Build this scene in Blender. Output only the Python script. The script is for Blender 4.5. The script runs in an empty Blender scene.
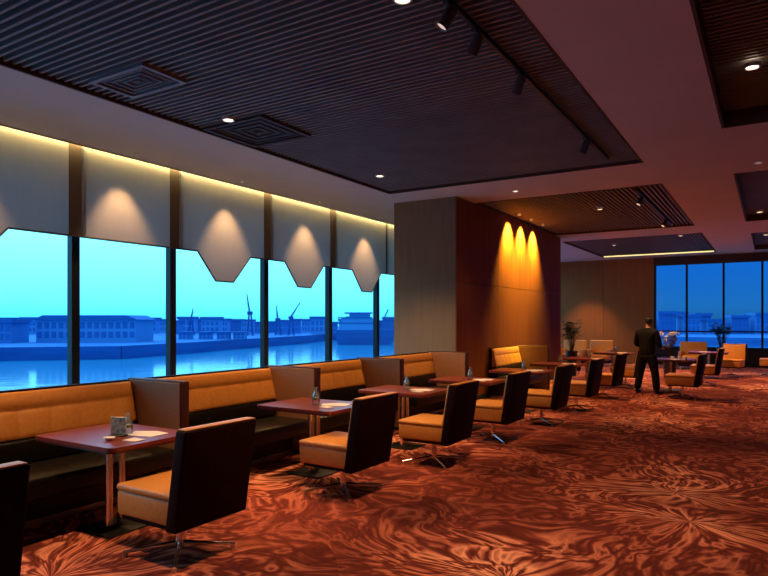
import bpy, bmesh, math, random
from mathutils import Vector, Matrix
PI = math.pi
random.seed(7)
scene = bpy.context.scene
COL = scene.collection

# ------------------------------------------------------------------ materials
def mat(name, base=(.5, .5, .5), rough=.5, metal=0., spec=.5, emit=None, estr=0.):
    m = bpy.data.materials.new(name); m.use_nodes = True
    b = m.node_tree.nodes['Principled BSDF']
    b.inputs['Base Color'].default_value = (*base, 1)
    b.inputs['Roughness'].default_value = rough
    b.inputs['Metallic'].default_value = metal
    b.inputs['Specular IOR Level'].default_value = spec
    if emit:
        b.inputs['Emission Color'].default_value = (*emit, 1)
        b.inputs['Emission Strength'].default_value = estr
    return m

def nd(m, t, **kw):
    n = m.node_tree.nodes.new(t)
    for k, v in kw.items():
        setattr(n, k, v)
    return n

def lk(m, a, b):
    m.node_tree.links.new(a, b)

def noisy(m, c1, c2, scale=(8, 8, 8), detail=4, bump=0., dist=.01):
    """colour variation from object-space noise, optional bump"""
    b = m.node_tree.nodes['Principled BSDF']
    tc = nd(m, 'ShaderNodeTexCoord'); mp = nd(m, 'ShaderNodeMapping')
    mp.inputs['Scale'].default_value = scale
    nz = nd(m, 'ShaderNodeTexNoise'); nz.inputs['Scale'].default_value = 1; nz.inputs['Detail'].default_value = detail
    rp = nd(m, 'ShaderNodeValToRGB')
    rp.color_ramp.elements[0].position = .3; rp.color_ramp.elements[1].position = .7
    rp.color_ramp.elements[0].color = (*c1, 1); rp.color_ramp.elements[1].color = (*c2, 1)
    lk(m, tc.outputs['Object'], mp.inputs['Vector']); lk(m, mp.outputs['Vector'], nz.inputs['Vector'])
    lk(m, nz.outputs['Fac'], rp.inputs['Fac']); lk(m, rp.outputs['Color'], b.inputs['Base Color'])
    if bump:
        bp = nd(m, 'ShaderNodeBump'); bp.inputs['Strength'].default_value = bump; bp.inputs['Distance'].default_value = dist
        lk(m, nz.outputs['Fac'], bp.inputs['Height']); lk(m, bp.outputs['Normal'], b.inputs['Normal'])
    return m

M = {}
M['plaster'] = noisy(mat('plaster', rough=.9, spec=.2), (.50, .455, .41), (.54, .49, .44), (1.5, 1.5, 1.5))
M['slat'] = noisy(mat('slat_paint', rough=.6, spec=.3), (.17, .15, .145), (.21, .19, .18), (2, 2, 2))
M['void'] = mat('void_black', (.008, .008, .009), .9, spec=.1)
M['recess'] = mat('recess_paint', (.07, .045, .035), .8, spec=.2)
M['black_trim'] = mat('black_trim', (.01, .01, .011), .6)
M['veneer'] = noisy(mat('wood_veneer', rough=.6, spec=.05), (.15, .045, .008), (.21, .068, .013), (14, 14, .5), 6)
M['fabric_wall'] = noisy(mat('taupe_panel', rough=.8, spec=.2), (.20, .15, .095), (.24, .18, .115), (20, 20, .8), 4)
M['far_wall'] = noisy(mat('far_panel', rough=.6, spec=.3), (.30, .10, .018), (.36, .125, .024), (10, 10, .4), 4)
M['wall_paint'] = noisy(mat('warm_wall', rough=.85, spec=.2), (.30, .17, .10), (.34, .2, .12), (2, 2, 2))
M['tan'] = noisy(mat('tan_leather', rough=.42, spec=.4), (.56, .235, .045), (.64, .285, .06), (30, 30, 30), 5, .15, .004)
M['tan_vinyl'] = noisy(mat('brown_vinyl', rough=.55, spec=.35), (.30, .145, .07), (.34, .17, .085), (25, 25, 25), 5, .1, .003)
M['seat_black'] = noisy(mat('black_leather', rough=.4, spec=.3), (.006, .005, .004), (.010, .008, .006), (25, 25, 25), 4, .1, .003)
M['shell'] = noisy(mat('maroon_shell', rough=.6, spec=.06), (.012, .003, .0024), (.017, .0042, .0034), (20, 20, 20), 4)
M['table'] = noisy(mat('mahogany_top', rough=.3, spec=.25), (.17, .030, .018), (.23, .045, .026), (30, 3, 6), 5)
M['panel_edge'] = mat('maroon_edge', (.05, .013, .009), .5, spec=.2)
M['table_edge'] = mat('table_edging', (.06, .012, .008), .4)
M['chrome'] = mat('chrome', (.75, .73, .72), .18, 1.)
M['steel'] = mat('brushed_steel', (.55, .52, .50), .38, 1.)
M['black_metal'] = mat('black_metal', (.015, .014, .014), .5, .3)
M['grey_metal'] = mat('grey_metal', (.09, .085, .085), .5, .3)
M['frame'] = mat('window_frame_metal', (.018, .017, .022), .45, .4)
M['white_paper'] = noisy(mat('white_paper', rough=.8), (.80, .77, .72), (.86, .83, .78), (12, 12, 12))
M['porcelain'] = mat('porcelain', (.85, .82, .76), .2)
M['vent_frame'] = mat('vent_frame', (.17, .17, .18), .6)
M['vent_dark'] = mat('vent_dark', (.035, .022, .02), .7)
M['lamp_ring'] = mat('lamp_ring', (.6, .57, .55), .4)
M['lamp'] = mat('lamp_lens', (1, 1, 1), .4, emit=(1, .80, .58), estr=5)
M['lamp_dim'] = mat('lamp_lens_dim', (1, 1, 1), .4, emit=(1, .72, .5), estr=.7)
M['strip'] = mat('strip_light', (1, 1, 1), .4, emit=(1, .83, .26), estr=1.15)
M['cove'] = mat('cove_light', (1, 1, 1), .4, emit=(1, .84, .36), estr=30)
M['suit'] = noisy(mat('dark_suit', rough=.8, spec=.2), (.004, .004, .006), (.007, .007, .009), (30, 30, 30))
M['skin'] = mat('skin', (.42, .22, .14), .5)
M['hair'] = mat('black_hair', (.008, .007, .007), .45)
M['shoe'] = mat('black_shoe', (.01, .01, .01), .25)
M['leaf'] = noisy(mat('leaf', rough=.5), (.02, .06, .02), (.06, .11, .03), (6, 6, 6))
M['bark'] = mat('stem', (.05, .03, .02), .8)
M['petal'] = mat('petal', (.75, .68, .62), .6)
M['pot'] = mat('dark_planter', (.02, .014, .012), .35)
M['soil'] = mat('soil', (.03, .02, .015), .95)
M['flower_yellow'] = mat('yellow_liquid', (.62, .50, .10), .3)
M['sign_blue'] = noisy(mat('menu_card', rough=.4), (.03, .08, .16), (.50, .62, .60), (34, 34, 34), 3)

def glass_mat(name, tint, refl):
    m = bpy.data.materials.new(name); m.use_nodes = True
    nt = m.node_tree; nt.nodes.clear()
    out = nd(m, 'ShaderNodeOutputMaterial'); mix = nd(m, 'ShaderNodeMixShader')
    tr = nd(m, 'ShaderNodeBsdfTransparent'); gl = nd(m, 'ShaderNodeBsdfGlossy'); fr = nd(m, 'ShaderNodeFresnel')
    tr.inputs['Color'].default_value = (*tint, 1); gl.inputs['Roughness'].default_value = .02
    fr.inputs['IOR'].default_value = refl
    lk(m, fr.outputs[0], mix.inputs['Fac']); lk(m, tr.outputs[0], mix.inputs[1]); lk(m, gl.outputs[0], mix.inputs[2])
    lk(m, mix.outputs[0], out.inputs['Surface'])
    return m
M['pane'] = glass_mat('window_glass', (.96, .98, 1), 1.12)
def vase_mat():
    m = glass_mat('table_glass', (.90, .94, .95), 1.45); nt = m.node_tree
    out = [n for n in nt.nodes if n.type == 'OUTPUT_MATERIAL'][0]; src = out.inputs['Surface'].links[0].from_socket
    df = nd(m, 'ShaderNodeBsdfDiffuse'); df.inputs[0].default_value = (.8, .85, .85, 1)
    mix = nd(m, 'ShaderNodeMixShader'); mix.inputs['Fac'].default_value = .13
    lk(m, src, mix.inputs[1]); lk(m, df.outputs[0], mix.inputs[2]); lk(m, mix.outputs[0], out.inputs['Surface'])
    return m
M['glass'] = vase_mat()

def blind_mat():
    m = bpy.data.materials.new('blind_fabric'); m.use_nodes = True
    nt = m.node_tree; nt.nodes.clear()
    out = nd(m, 'ShaderNodeOutputMaterial'); mix = nd(m, 'ShaderNodeMixShader'); mix.inputs['Fac'].default_value = .40
    df = nd(m, 'ShaderNodeBsdfDiffuse'); tr = nd(m, 'ShaderNodeBsdfTranslucent')
    tc = nd(m, 'ShaderNodeTexCoord'); mp = nd(m, 'ShaderNodeMapping'); mp.inputs['Scale'].default_value = (40, 26, 2)
    nz = nd(m, 'ShaderNodeTexNoise'); nz.inputs['Scale'].default_value = 1; nz.inputs['Detail'].default_value = 4
    rp = nd(m, 'ShaderNodeValToRGB')
    rp.color_ramp.elements[0].color = (.46, .40, .34, 1); rp.color_ramp.elements[1].color = (.56, .49, .42, 1)
    lk(m, tc.outputs['Object'], mp.inputs[0]); lk(m, mp.outputs[0], nz.inputs['Vector']); lk(m, nz.outputs['Fac'], rp.inputs[0])
    lk(m, rp.outputs[0], df.inputs[0]); tr.inputs[0].default_value = (.72, .62, .58, 1)
    lk(m, df.outputs[0], mix.inputs[1]); lk(m, tr.outputs[0], mix.inputs[2]); lk(m, mix.outputs[0], out.inputs['Surface'])
    return m
M['blind'] = blind_mat()
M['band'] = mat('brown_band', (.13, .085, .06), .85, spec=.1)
M['hem'] = mat('blind_hem', (.04, .038, .042), .7)

def carpet():
    m = mat('carpet', rough=.95, spec=.05)
    b = m.node_tree.nodes['Principled BSDF']
    tc = nd(m, 'ShaderNodeTexCoord')
    def noise(vec, scale, detail=2., rough=.5):
        n = nd(m, 'ShaderNodeTexNoise'); n.inputs['Scale'].default_value = scale; n.inputs['Detail'].default_value = detail
        n.inputs['Roughness'].default_value = rough; lk(m, vec, n.inputs['Vector']); return n
    def vm(op, a, b_=None, scale=None):
        n = nd(m, 'ShaderNodeVectorMath', operation=op); lk(m, a, n.inputs[0])
        if b_ is not None:
            if isinstance(b_, tuple): n.inputs[1].default_value = b_
            else: lk(m, b_, n.inputs[1])
        if scale is not None:
            if isinstance(scale, (int, float)): n.inputs['Scale'].default_value = scale
            else: lk(m, scale, n.inputs['Scale'])
        return n
    def mth(op, a, b_, c=None):
        n = nd(m, 'ShaderNodeMath', operation=op)
        for i, x in enumerate((a, b_, c)):
            if x is None: continue
            if isinstance(x, (int, float)): n.inputs[i].default_value = x
            else: lk(m, x, n.inputs[i])
        return n.outputs[0]
    P = tc.outputs['Object']
    w = noise(P, .45, 1.5)
    wv = vm('SCALE', vm('SUBTRACT', w.outputs['Color'], (.5, .5, .5)).outputs[0], scale=2.4)
    Q = vm('ADD', P, wv.outputs[0]).outputs[0]
    vo = nd(m, 'ShaderNodeTexVoronoi', voronoi_dimensions='2D', feature='F1')
    vo.inputs['Scale'].default_value = .45; vo.inputs['Randomness'].default_value = .8
    lk(m, Q, vo.inputs['Vector'])
    dv = vm('SUBTRACT', Q, vo.outputs['Position'])
    flat = vm('MULTIPLY', dv.outputs[0], (1, 1, 0))
    ln = vm('LENGTH', flat.outputs[0]).outputs['Value']
    dirn = vm('NORMALIZE', flat.outputs[0])
    # threads: noise wrapped on the circle of directions, bent by a broad swirl, drawn out along the radius
    sw = noise(P, .8, 1.5)
    bend = vm('SCALE', vm('SUBTRACT', sw.outputs['Color'], (.5, .5, .5)).outputs[0], scale=7.)
    ring = vm('SCALE', dirn.outputs[0], scale=3.4)
    comb = nd(m, 'ShaderNodeCombineXYZ'); lk(m, mth('MULTIPLY', ln, .55), comb.inputs['Z'])
    V = vm('ADD', vm('ADD', ring.outputs[0], bend.outputs[0]).outputs[0], comb.outputs[0]).outputs[0]
    th = noise(V, 1.5, 2.0, .5)
    strand = mth('PINGPONG', mth('MULTIPLY', th.outputs['Fac'], 3.6), .5)
    strand = mth('MULTIPLY', strand, 2.)
    # motif brightness: strongest near the heart of each fan
    mr = nd(m, 'ShaderNodeMapRange'); mr.interpolation_type = 'SMOOTHSTEP'
    mr.inputs['From Min'].default_value = .15; mr.inputs['From Max'].default_value = 1.35
    mr.inputs['To Min'].default_value = 1.0; mr.inputs['To Max'].default_value = .5
    lk(m, ln, mr.inputs['Value'])
    patch = noise(Q, .9, 2.5)
    mp2 = nd(m, 'ShaderNodeMapRange'); mp2.inputs['From Min'].default_value = .3; mp2.inputs['From Max'].default_value = .68
    mp2.inputs['To Min'].default_value = .55; mp2.inputs['To Max'].default_value = 1.05
    lk(m, patch.outputs['Fac'], mp2.inputs['Value'])
    val = mth('MULTIPLY', mth('MULTIPLY', strand, mr.outputs[0]), mp2.outputs[0])
    pile = noise(P, 90, 2)
    val = mth('MULTIPLY_ADD', pile.outputs['Fac'], .12, val)
    rp = nd(m, 'ShaderNodeValToRGB'); cr = rp.color_ramp
    cr.elements[0].position = .06; cr.elements[0].color = (.12, .026, .019, 1)
    cr.elements[1].position = .95; cr.elements[1].color = (1.0, .48, .30, 1)
    e = cr.elements.new(.30); e.color = (.22, .05, .034, 1)
    e = cr.elements.new(.60); e.color = (.60, .19, .115, 1)
    lk(m, val, rp.inputs['Fac']); lk(m, rp.outputs['Color'], b.inputs['Base Color'])
    bp = nd(m, 'ShaderNodeBump'); bp.inputs['Strength'].default_value = .25; bp.inputs['Distance'].default_value = .004
    lk(m, pile.outputs['Fac'], bp.inputs['Height']); lk(m, bp.outputs['Normal'], b.inputs['Normal'])
    return m
M['carpet'] = carpet()

# ------------------------------------------------------------------ mesh helpers
def link(o, parent=None):
    COL.objects.link(o)
    if parent is not None:
        o.parent = parent
    return o

def obj(name, bm, m, parent=None, sharp=35):
    me = bpy.data.meshes.new(name)
    bmesh.ops.recalc_face_normals(bm, faces=bm.faces[:])
    bm.to_mesh(me); bm.free()
    for mm in (m if isinstance(m, (list, tuple)) else [m]):
        me.materials.append(mm)
    if sharp:
        me.polygons.foreach_set('use_smooth', [True] * len(me.polygons))
        me.set_sharp_from_angle(angle=math.radians(sharp))
    return link(bpy.data.objects.new(name, me), parent)

def B():
    return bmesh.new()

def box(bm, x0, x1, y0, y1, z0, z1, bev=0., seg=2, matrix=None):
    r = bmesh.ops.create_cube(bm, size=1)
    vs = r['verts']
    for v in vs:
        v.co = Vector(((x0 + x1) / 2 + v.co.x * (x1 - x0), (y0 + y1) / 2 + v.co.y * (y1 - y0), (z0 + z1) / 2 + v.co.z * (z1 - z0)))
    if bev:
        es = list({e for v in vs for e in v.link_edges})
        r2 = bmesh.ops.bevel(bm, geom=es, offset=bev, segments=seg, profile=.5, affect='EDGES')
        vs = list(set(r2['verts']) | {v for v in vs if v.is_valid})
    if matrix is not None:
        bmesh.ops.transform(bm, matrix=matrix, verts=[v for v in vs if v.is_valid])
    return vs

def tube(bm, p0, p1, r0, r1=None, seg=12):
    r1 = r0 if r1 is None else r1
    p0, p1 = Vector(p0), Vector(p1); d = p1 - p0
    q = d.to_track_quat('Z', 'Y').to_matrix().to_4x4()
    bmesh.ops.create_cone(bm, cap_ends=True, segments=seg, radius1=r0, radius2=r1, depth=d.length,
                          matrix=Matrix.Translation((p0 + p1) / 2) @ q)

def lathe(bm, prof, seg=20, c=(0, 0, 0), loop=False):
    rings = []
    for r, z in prof:
        rings.append([bm.verts.new((c[0] + r * math.cos(2 * PI * i / seg), c[1] + r * math.sin(2 * PI * i / seg), c[2] + z)) for i in range(seg)])
    for a, b in zip(rings, rings[1:]):
        for i in range(seg):
            bm.faces.new((a[i], a[(i + 1) % seg], b[(i + 1) % seg], b[i]))
    if loop:
        for i in range(seg):
            bm.faces.new((rings[-1][i], rings[-1][(i + 1) % seg], rings[0][(i + 1) % seg], rings[0][i]))
    else:
        bm.faces.new(rings[0]); bm.faces.new(rings[-1])

def prism(bm, pts, axis, a, b):
    """extrude a 2-D polygon along axis ('x','y','z') from a to b"""
    def P(p, t):
        return {'x': (t, p[0], p[1]), 'y': (p[0], t, p[1]), 'z': (p[0], p[1], t)}[axis]
    v0 = [bm.verts.new(P(p, a)) for p in pts]; v1 = [bm.verts.new(P(p, b)) for p in pts]
    bm.faces.new(v0); bm.faces.new(v1)
    n = len(pts)
    for i in range(n):
        bm.faces.new((v0[i], v0[(i + 1) % n], v1[(i + 1) % n], v1[i]))

def tag(o, label=None, cat=None, group=None, kind=None):
    if label: o['label'] = label
    if cat: o['category'] = cat
    if group: o['group'] = group
    if kind: o['kind'] = kind
    return o

def thing(name, label, cat, loc=(0, 0, 0), rz=0., group=None):
    o = bpy.data.objects.new(name, None); o.empty_display_size = .2
    link(o); o.location = loc; o.rotation_euler = (0, 0, rz)
    return tag(o, label, cat, group)

def struct(name, bm, m, parent=None, sharp=35):
    o = obj(name, bm, m, parent, sharp)
    if parent is None:
        o['kind'] = 'structure'
    return o

def dup(root, loc, rz, label, group=None):
    r = root.copy(); COL.objects.link(r); r.location = loc; r.rotation_euler = (0, 0, rz); r['label'] = label
    if group: r['group'] = group
    for ch in list(root.children):
        c = ch.copy(); COL.objects.link(c); c.parent = r
        for g in list(ch.children):
            d = g.copy(); COL.objects.link(d); d.parent = c
    return r

# ------------------------------------------------------------------ room shell
ZC = 4.05            # plaster ceiling
X_SOF = -8.0         # ceiling edge by the window wall
Y_FAR = 25.7
X_R, Y_BACK = 7.5, -4.0
bm = B(); box(bm, -8.6, X_R, Y_BACK, Y_FAR, -.12, 0); struct('floor', bm, M['carpet'])
M['bounce_floor'] = noisy(mat('pale_bounce_floor', rough=.5, spec=.4), (.42, .42, .43), (.52, .52, .53), (3, 3, 3))
bm = B(); box(bm, -8.3, -5.75, Y_BACK, 10.9, 0, .012); struct('floor_bounce_strip', bm, M['bounce_floor'])  # unseen pale strip added behind the benches to bounce sky light onto the ceiling

PAN = [  # x0, x1, y0, y1, slats run along
    (-6.15, -1.63, -.5, 10.15, 'x', 4.085), (-5.15, -1.61, 11.86, 17.56, 'y', 4.09), (-5.42, -1.58, 19.08, 24.6, 'y', 4.09),
    (-.515, 3.0, -.5, 8.86, 'x', 4.24), (-.51, 3.0, 11.7, 17.5, 'x', 4.2), (-.45, 3.0, 19.9, 24.6, 'x', 4.2)]
xs = sorted({X_SOF, X_R, *[p[0] for p in PAN], *[p[1] for p in PAN]})
ys = sorted({Y_BACK, Y_FAR, *[p[2] for p in PAN], *[p[3] for p in PAN]})
bm = B()
for xa, xb in zip(xs, xs[1:]):
    for ya, yb in zip(ys, ys[1:]):
        cx, cy = (xa + xb) / 2, (ya + yb) / 2
        if any(p[0] < cx < p[1] and p[2] < cy < p[3] for p in PAN):
            continue
        box(bm, xa, xb, ya, yb, ZC, ZC + .05)
bmesh.ops.remove_doubles(bm, verts=bm.verts[:], dist=.0005)
struct('ceiling', bm, M['plaster'])
bm = B(); box(bm, -8.7, X_R + .1, Y_BACK - .1, Y_FAR + .1, 4.62, 4.72); struct('ceiling_slab', bm, M['void'])
bm = B(); box(bm, X_SOF - .025, X_SOF, Y_BACK, Y_FAR, ZC - .012, ZC + .1); struct('trim_1', bm, M['black_trim'])

for k, (x0, x1, y0, y1, ax, zs) in enumerate(PAN):
    bm = B(); t = .03; z1 = 4.6
    box(bm, x0, x0 + t, y0, y1, ZC - .004, z1); box(bm, x1 - t, x1, y0, y1, ZC - .004, z1)
    box(bm, x0 + t, x1 - t, y0, y0 + t, ZC - .004, z1); box(bm, x0 + t, x1 - t, y1 - t, y1, ZC - .004, z1)
    box(bm, x0 + t, x1 - t, y0 + t, y1 - t, 4.5, z1)
    root = struct('ceiling_recess_%d' % (k + 1), bm, [M['recess']])
    bm = B(); p = .0845
    if ax == 'x':
        y = y0 + .06
        while y < y1 - .06:
            box(bm, x0 + t, x1 - t, y, y + .028, zs, zs + .08); y += p
    else:
        x = x0 + .06
        while x < x1 - .06:
            box(bm, x, x + .028, y0 + t, y1 - t, zs, zs + .08); x += p
    obj('slats', bm, M['slat'], root, sharp=0)

# window wall (left)
bm = B(); box(bm, -8.6, -8.32, Y_BACK, 26.0, -.12, .32, .0); struct('wall_left', bm, M['wall_paint'])
bm = B(); box(bm, -8.32, -8.2, Y_BACK, 26.0, .32, .36); struct('trim_2', bm, M['frame'])
bm = B(); box(bm, -8.6, -8.27, Y_BACK, 26.0, 3.9, 4.62); struct('wall_left_header', bm, M['frame'])
MUL = [-1.6, .6, 2.9, 5.17, 6.845, 9.055, 11.125, 13.09, 15.2, 17.3, 19.4, 21.5, 23.6, 25.7]
for i, (ya, yb) in enumerate(zip(MUL, MUL[1:])):
    bm = B(); box(bm, -8.315, -8.305, ya + .06, yb - .06, .36, 3.9)
    w = struct('window_%d' % (i + 1), bm, M['pane'], sharp=0)
    bm = B(); box(bm, -8.37, -8.25, yb - .06, yb + .06, .36, 3.9, .006, 1)
    obj('window_frame', bm, M['frame'], w)

# angular roller blinds with dropped centres
BL = [(2.98, 5.20, 'flat-topped fabric blind with dropped point, leftmost along the window wall', 3.35),
      (5.20, 6.89, 'straight-bottomed fabric blind without a dropped point, second along the window wall', None),
      (6.89, 9.07, 'pale fabric blind with blunt dropped point, beside the straight-bottomed blind', 7.66),
      (9.07, 11.16, 'pale fabric blind with blunt dropped point, second of its shape from the straight one', 9.87),
      (11.16, 13.34, 'pale fabric blind whose dropped point covers a window mullion, nearest the taupe column', 12.21),
      (13.34, 15.4, 'narrow visible strip of fabric blind beside the taupe column edge', 14.3)]
for y0, y1, lab, c in BL:
    y1 -= .002
    t = thing('window_blind', lab, 'window blind', (-8.15, (y0 + y1) / 2, 2.82), group='fabric blinds along the window wall')
    ym = (y0 + y1) / 2; zf, zd = 2.815, 2.335
    if c is None:
        low = [(y0, zf), (y1, zf)]
    else:
        low = [(y0, zf), (c - .40, zf), (c, zd), (c + .42, zd), (c + .85, zf), (y1, zf)]
    pts = [(y - ym, z - 2.82) for y, z in low] + [(y1 - ym, 4.22 - 2.82), (y0 - ym, 4.22 - 2.82)]
    bm = B(); prism(bm, pts, 'x', -.004, .004)
    obj('fabric', bm, M['blind'], t, sharp=0)
    bm = B()
    for (ya, za), (yb, zb) in zip(low, low[1:]):
        tube(bm, (0, ya - ym, za - 2.82), (0, yb - ym, zb - 2.82), .014, seg=8)
    obj('hem_bar', bm, M['hem'], t)
    bm = B(); tube(bm, (0, y0 - ym + .02, 1.38), (0, y1 - ym - .02, 1.38), .03)
    obj('roller', bm, M['steel'], t)
    bm = B(); box(bm, .006, .018, y0 - ym + .001, y0 - ym + .045, -.005, 1.4)
    obj('side_guide', bm, M['steel'], t)
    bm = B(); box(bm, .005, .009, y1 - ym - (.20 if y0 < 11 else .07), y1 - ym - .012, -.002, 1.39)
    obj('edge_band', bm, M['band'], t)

# lit slot above the blinds
t = thing('cove_light', 'continuous yellow light strip hidden above the window blinds', 'light strip', (-8.095, 7, 4.10))
bm = B(); box(bm, -.025, .025, -9.5, 8.3, .0, .02); obj('diffuser', bm, M['cove'], t)
bm = B(); box(bm, -.03, .09, -9.5, 8.3, .021, .06); obj('housing', bm, M['black_metal'], t)

# taupe column / veneer wall block
XW = -5.15
bm = B(); box(bm, -6.55, XW - .02, 11.0, 18.05, 0, ZC); w = struct('wall_pier', bm, M['fabric_wall'])
bm = B()
for ya, yb in ((11.0, 13.2), (13.208, 15.4), (15.408, 17.2), (17.208, 18.05)):
    box(bm, XW - .02, XW, ya, yb, 0, 2.40); box(bm, XW - .02, XW, ya, yb, 2.412, ZC)
obj('veneer_panel', bm, M['veneer'], w)
bm = B(); box(bm, -6.56, XW + .012, 10.988, 18.06, 0, .1); struct('baseboard_1', bm, M['black_trim'])

# far wall: brown panels then windows
bm = B()
for xa, xb in ((-8.6, -7.31), (-7.3, -5.63), (-5.62, -3.78)):
    box(bm, xa, xb, Y_FAR, Y_FAR + .2, 0, 4.6)
struct('wall_far', bm, M['far_wall'])
bm = B(); box(bm, -3.78, X_R, Y_FAR, Y_FAR + .2, 0, .62); struct('wall_far_sill', bm, M['frame'])
bm = B(); box(bm, -3.78, X_R, Y_FAR - .02, Y_FAR + .2, 3.74, 4.6); struct('wall_far_header', bm, M['recess'])
FX = [-3.73, -2.64, -1.43, -.23, .95, 2.12, 3.3, 4.5, 5.7, 6.9, 7.5]
for i, (xa, xb) in enumerate(zip(FX, FX[1:])):
    bm = B(); box(bm, xa + .035, xb - .035, Y_FAR + .08, Y_FAR + .09, .62, 3.74)
    w = struct('window_%d' % (20 + i), bm, M['pane'], sharp=0)
    bm = B(); box(bm, xa - .035, xa + .035, Y_FAR + .02, Y_FAR + .12, .62, 3.74)
    box(bm, xa + .035, xb - .035, Y_FAR + .04, Y_FAR + .12, 1.22, 1.27); box(bm, xa + .035, xb - .035, Y_FAR + .04, Y_FAR + .12, .62, .68)
    obj('window_frame', bm, M['frame'], w)
bm = B(); box(bm, X_R, X_R + .1, Y_BACK, Y_FAR + .2, -.12, 4.62); struct('wall_right', bm, M['wall_paint'])
bm = B(); box(bm, -8.6, X_R, Y_BACK - .1, Y_BACK, -.12, 4.62); struct('wall_back', bm, M['wall_paint'])

t = thing('strip_light', 'long thin yellow light line along the far slatted ceiling recess', 'light strip', (-3.5, 24.5, 4.088))
bm = B(); box(bm, -1.84, 1.84, -.05, .05, -.045, -.012); obj('diffuser', bm, M['strip'], t)
bm = B(); box(bm, -1.86, 1.86, -.06, .06, -.011, 0); obj('housing', bm, M['grey_metal'], t)

# ceiling vents
def vent(x0, x1, y0, y1, label, fm):
    t = thing('ceiling_vent', label, 'ceiling vent', ((x0 + x1) / 2, (y0 + y1) / 2, 4.05), group='air vents in the slatted ceiling')
    a, b = (x1 - x0) / 2, (y1 - y0) / 2; f = .05
    bm = B(); box(bm, -a, -a + f, -b, b, 0, .05); box(bm, a - f, a, -b, b, 0, .05)
    box(bm, -a + f, a - f, -b, -b + f, 0, .05); box(bm, -a + f, a - f, b - f, b, 0, .05)
    obj('vent_frame', bm, fm, t)
    bm = B(); box(bm, -a + f, a - f, -b + f, b - f, .025, .05); obj('vent_panel', bm, M['vent_dark'], t)
    n = 4
    for i in range(n):
        k = 1 - (i + .6) / n; w = .014; p, q = (a - f) * k, (b - f) * k
        bm = B(); box(bm, -p, p, -q, -q + w, .01, .0249); box(bm, -p, p, q - w, q, .01, .0249)
        box(bm, -p, -p + w, -q + w, q - w, .01, .0249); box(bm, p - w, p, -q + w, q - w, .01, .0249)
        bmesh.ops.remove_doubles(bm, verts=bm.verts[:], dist=.0002)
        obj('louvre', bm, M['vent_frame'] if fm is M['vent_frame'] else M['vent_dark'], t)
vent(-5.86, -5.02, 3.80, 4.34, 'grey framed ceiling vent with pale edges, nearest the left edge', M['vent_frame'])
vent(-6.08, -5.1, 5.5, 6.45, 'dark brown square ceiling vent beside a lit downlight', M['vent_dark'])

# ------------------------------------------------------------------ lamps
def lamp(parent, name, kind, energy, color, loc, aim=None, size=60, blend=.6, rad=.04):
    L = bpy.data.lights.new(name, kind); L.energy = energy; L.color = color; L.shadow_soft_size = rad
    if kind == 'SPOT':
        L.spot_size = math.radians(size); L.spot_blend = blend
    o = bpy.data.objects.new(name, L); link(o, parent); o.location = loc
    if aim is not None:
        o.rotation_euler = (Vector(aim) - Vector(loc)).to_track_quat('-Z', 'Y').to_euler()
    return o

WARM = (1.0, .52, .22)
def downlight(x, y, z, label, energy=220, size=95, dim=False, color=WARM, aim=(0, 0, -4), r=.075, blend=.7, group='recessed ceiling downlights'):
    t = thing('downlight', label, 'ceiling light', (x, y, z), group=group)
    bm = B(); lathe(bm, [(r, -.012), (r, .03), (r * .78, .03), (r * .78, -.012)], 24, loop=True); obj('trim_ring', bm, M['lamp_ring'], t)
    bm = B(); lathe(bm, [(.001, .004), (r * .76, .004), (r * .76, .03), (.001, .03)], 24)
    obj('lens', bm, M['lamp_dim'] if dim else M['lamp'], t)
    if energy:
        lamp(t, 'downlight_lamp', 'SPOT', energy, color, (0, 0, -.03), aim, size, blend)
    return t

for x, y, z, lab in [
        (-5.55, 5.42, 4.07, 'lit white downlight beside the square brown ceiling vent'),
        (-5.55, 8.85, 4.07, 'lit downlight near the far left corner of the large slatted recess'),
        (-5.55, 2.0, 4.07, 'unseen downlight added to light the nearest booth'),  # added out of frame to brighten the booth
        (-2.35, 4.07, 4.07, 'ring of a downlight cut by the top edge of the picture')]:
    downlight(x, y, z, lab, (470 if y < 8 else 520) if x < -4 else 220, 72 if y < 8 else 104, aim=(1.1 if x < -4 and y < 8 else 0, 0, -4))
for x, y, z, lab, e in [  # the out-of-frame fittings in this list are added to raise the floor light
        (-.15, 7.2, 4.17, 'bright oval downlight in the slatted recess at the upper right', 260),
        (-.15, 3.6, 4.17, 'unseen downlight added to light the open carpet', 230),
        (-.15, .2, 4.17, 'unseen downlight added to light the near carpet', 170),
        (2.6, 6.5, 4.17, 'unseen downlight added in the right recess', 230),
        (2.6, 2.5, 4.17, 'unseen downlight added in the right recess nearer the viewer', 230),
        (-.15, 11.95, 4.17, 'bright downlight at the near edge of the second right recess', 250),
        (-.2, 16.9, 4.17, 'bright downlight near the far edge of the second right recess', 250),
        (2.6, 12.5, 4.17, 'unseen downlight added in the second right recess', 250),
        (2.6, 17.0, 4.17, 'unseen downlight added far along the second right recess', 250)]:
    downlight(x, y, z, lab, e, 70)
for x, y, lab, e, dim in [
        (-.15, 11.05, 'faint downlight in plaster just before the second right recess', 0, True),
        (-4.0, 11.1, 'small downlight in the plaster band before the second slatted recess', 60, False)]:
    downlight(x, y, ZC - .005, lab, e, 90, dim, r=.06)
for x, y, lab in [(-3.14, 14.0, 'lit downlight in the middle of the second slatted recess'),
                  (-4.27, 21.0, 'small downlight at the left of the farthest slatted recess'),
                  (-2.17, 19.6, 'small downlight at the right of the farthest slatted recess')]:
    downlight(x, y, 4.07, lab, 650 if y > 18 else 380, 105, r=.065)
for x, y in [(-.1, 21.5), (2.6, 22.0)]:  # extra lamps added to brighten the far end of the room
    downlight(x, y, 4.17, 'downlight added in the third right recess to light the far chairs', 280, 110)

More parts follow.
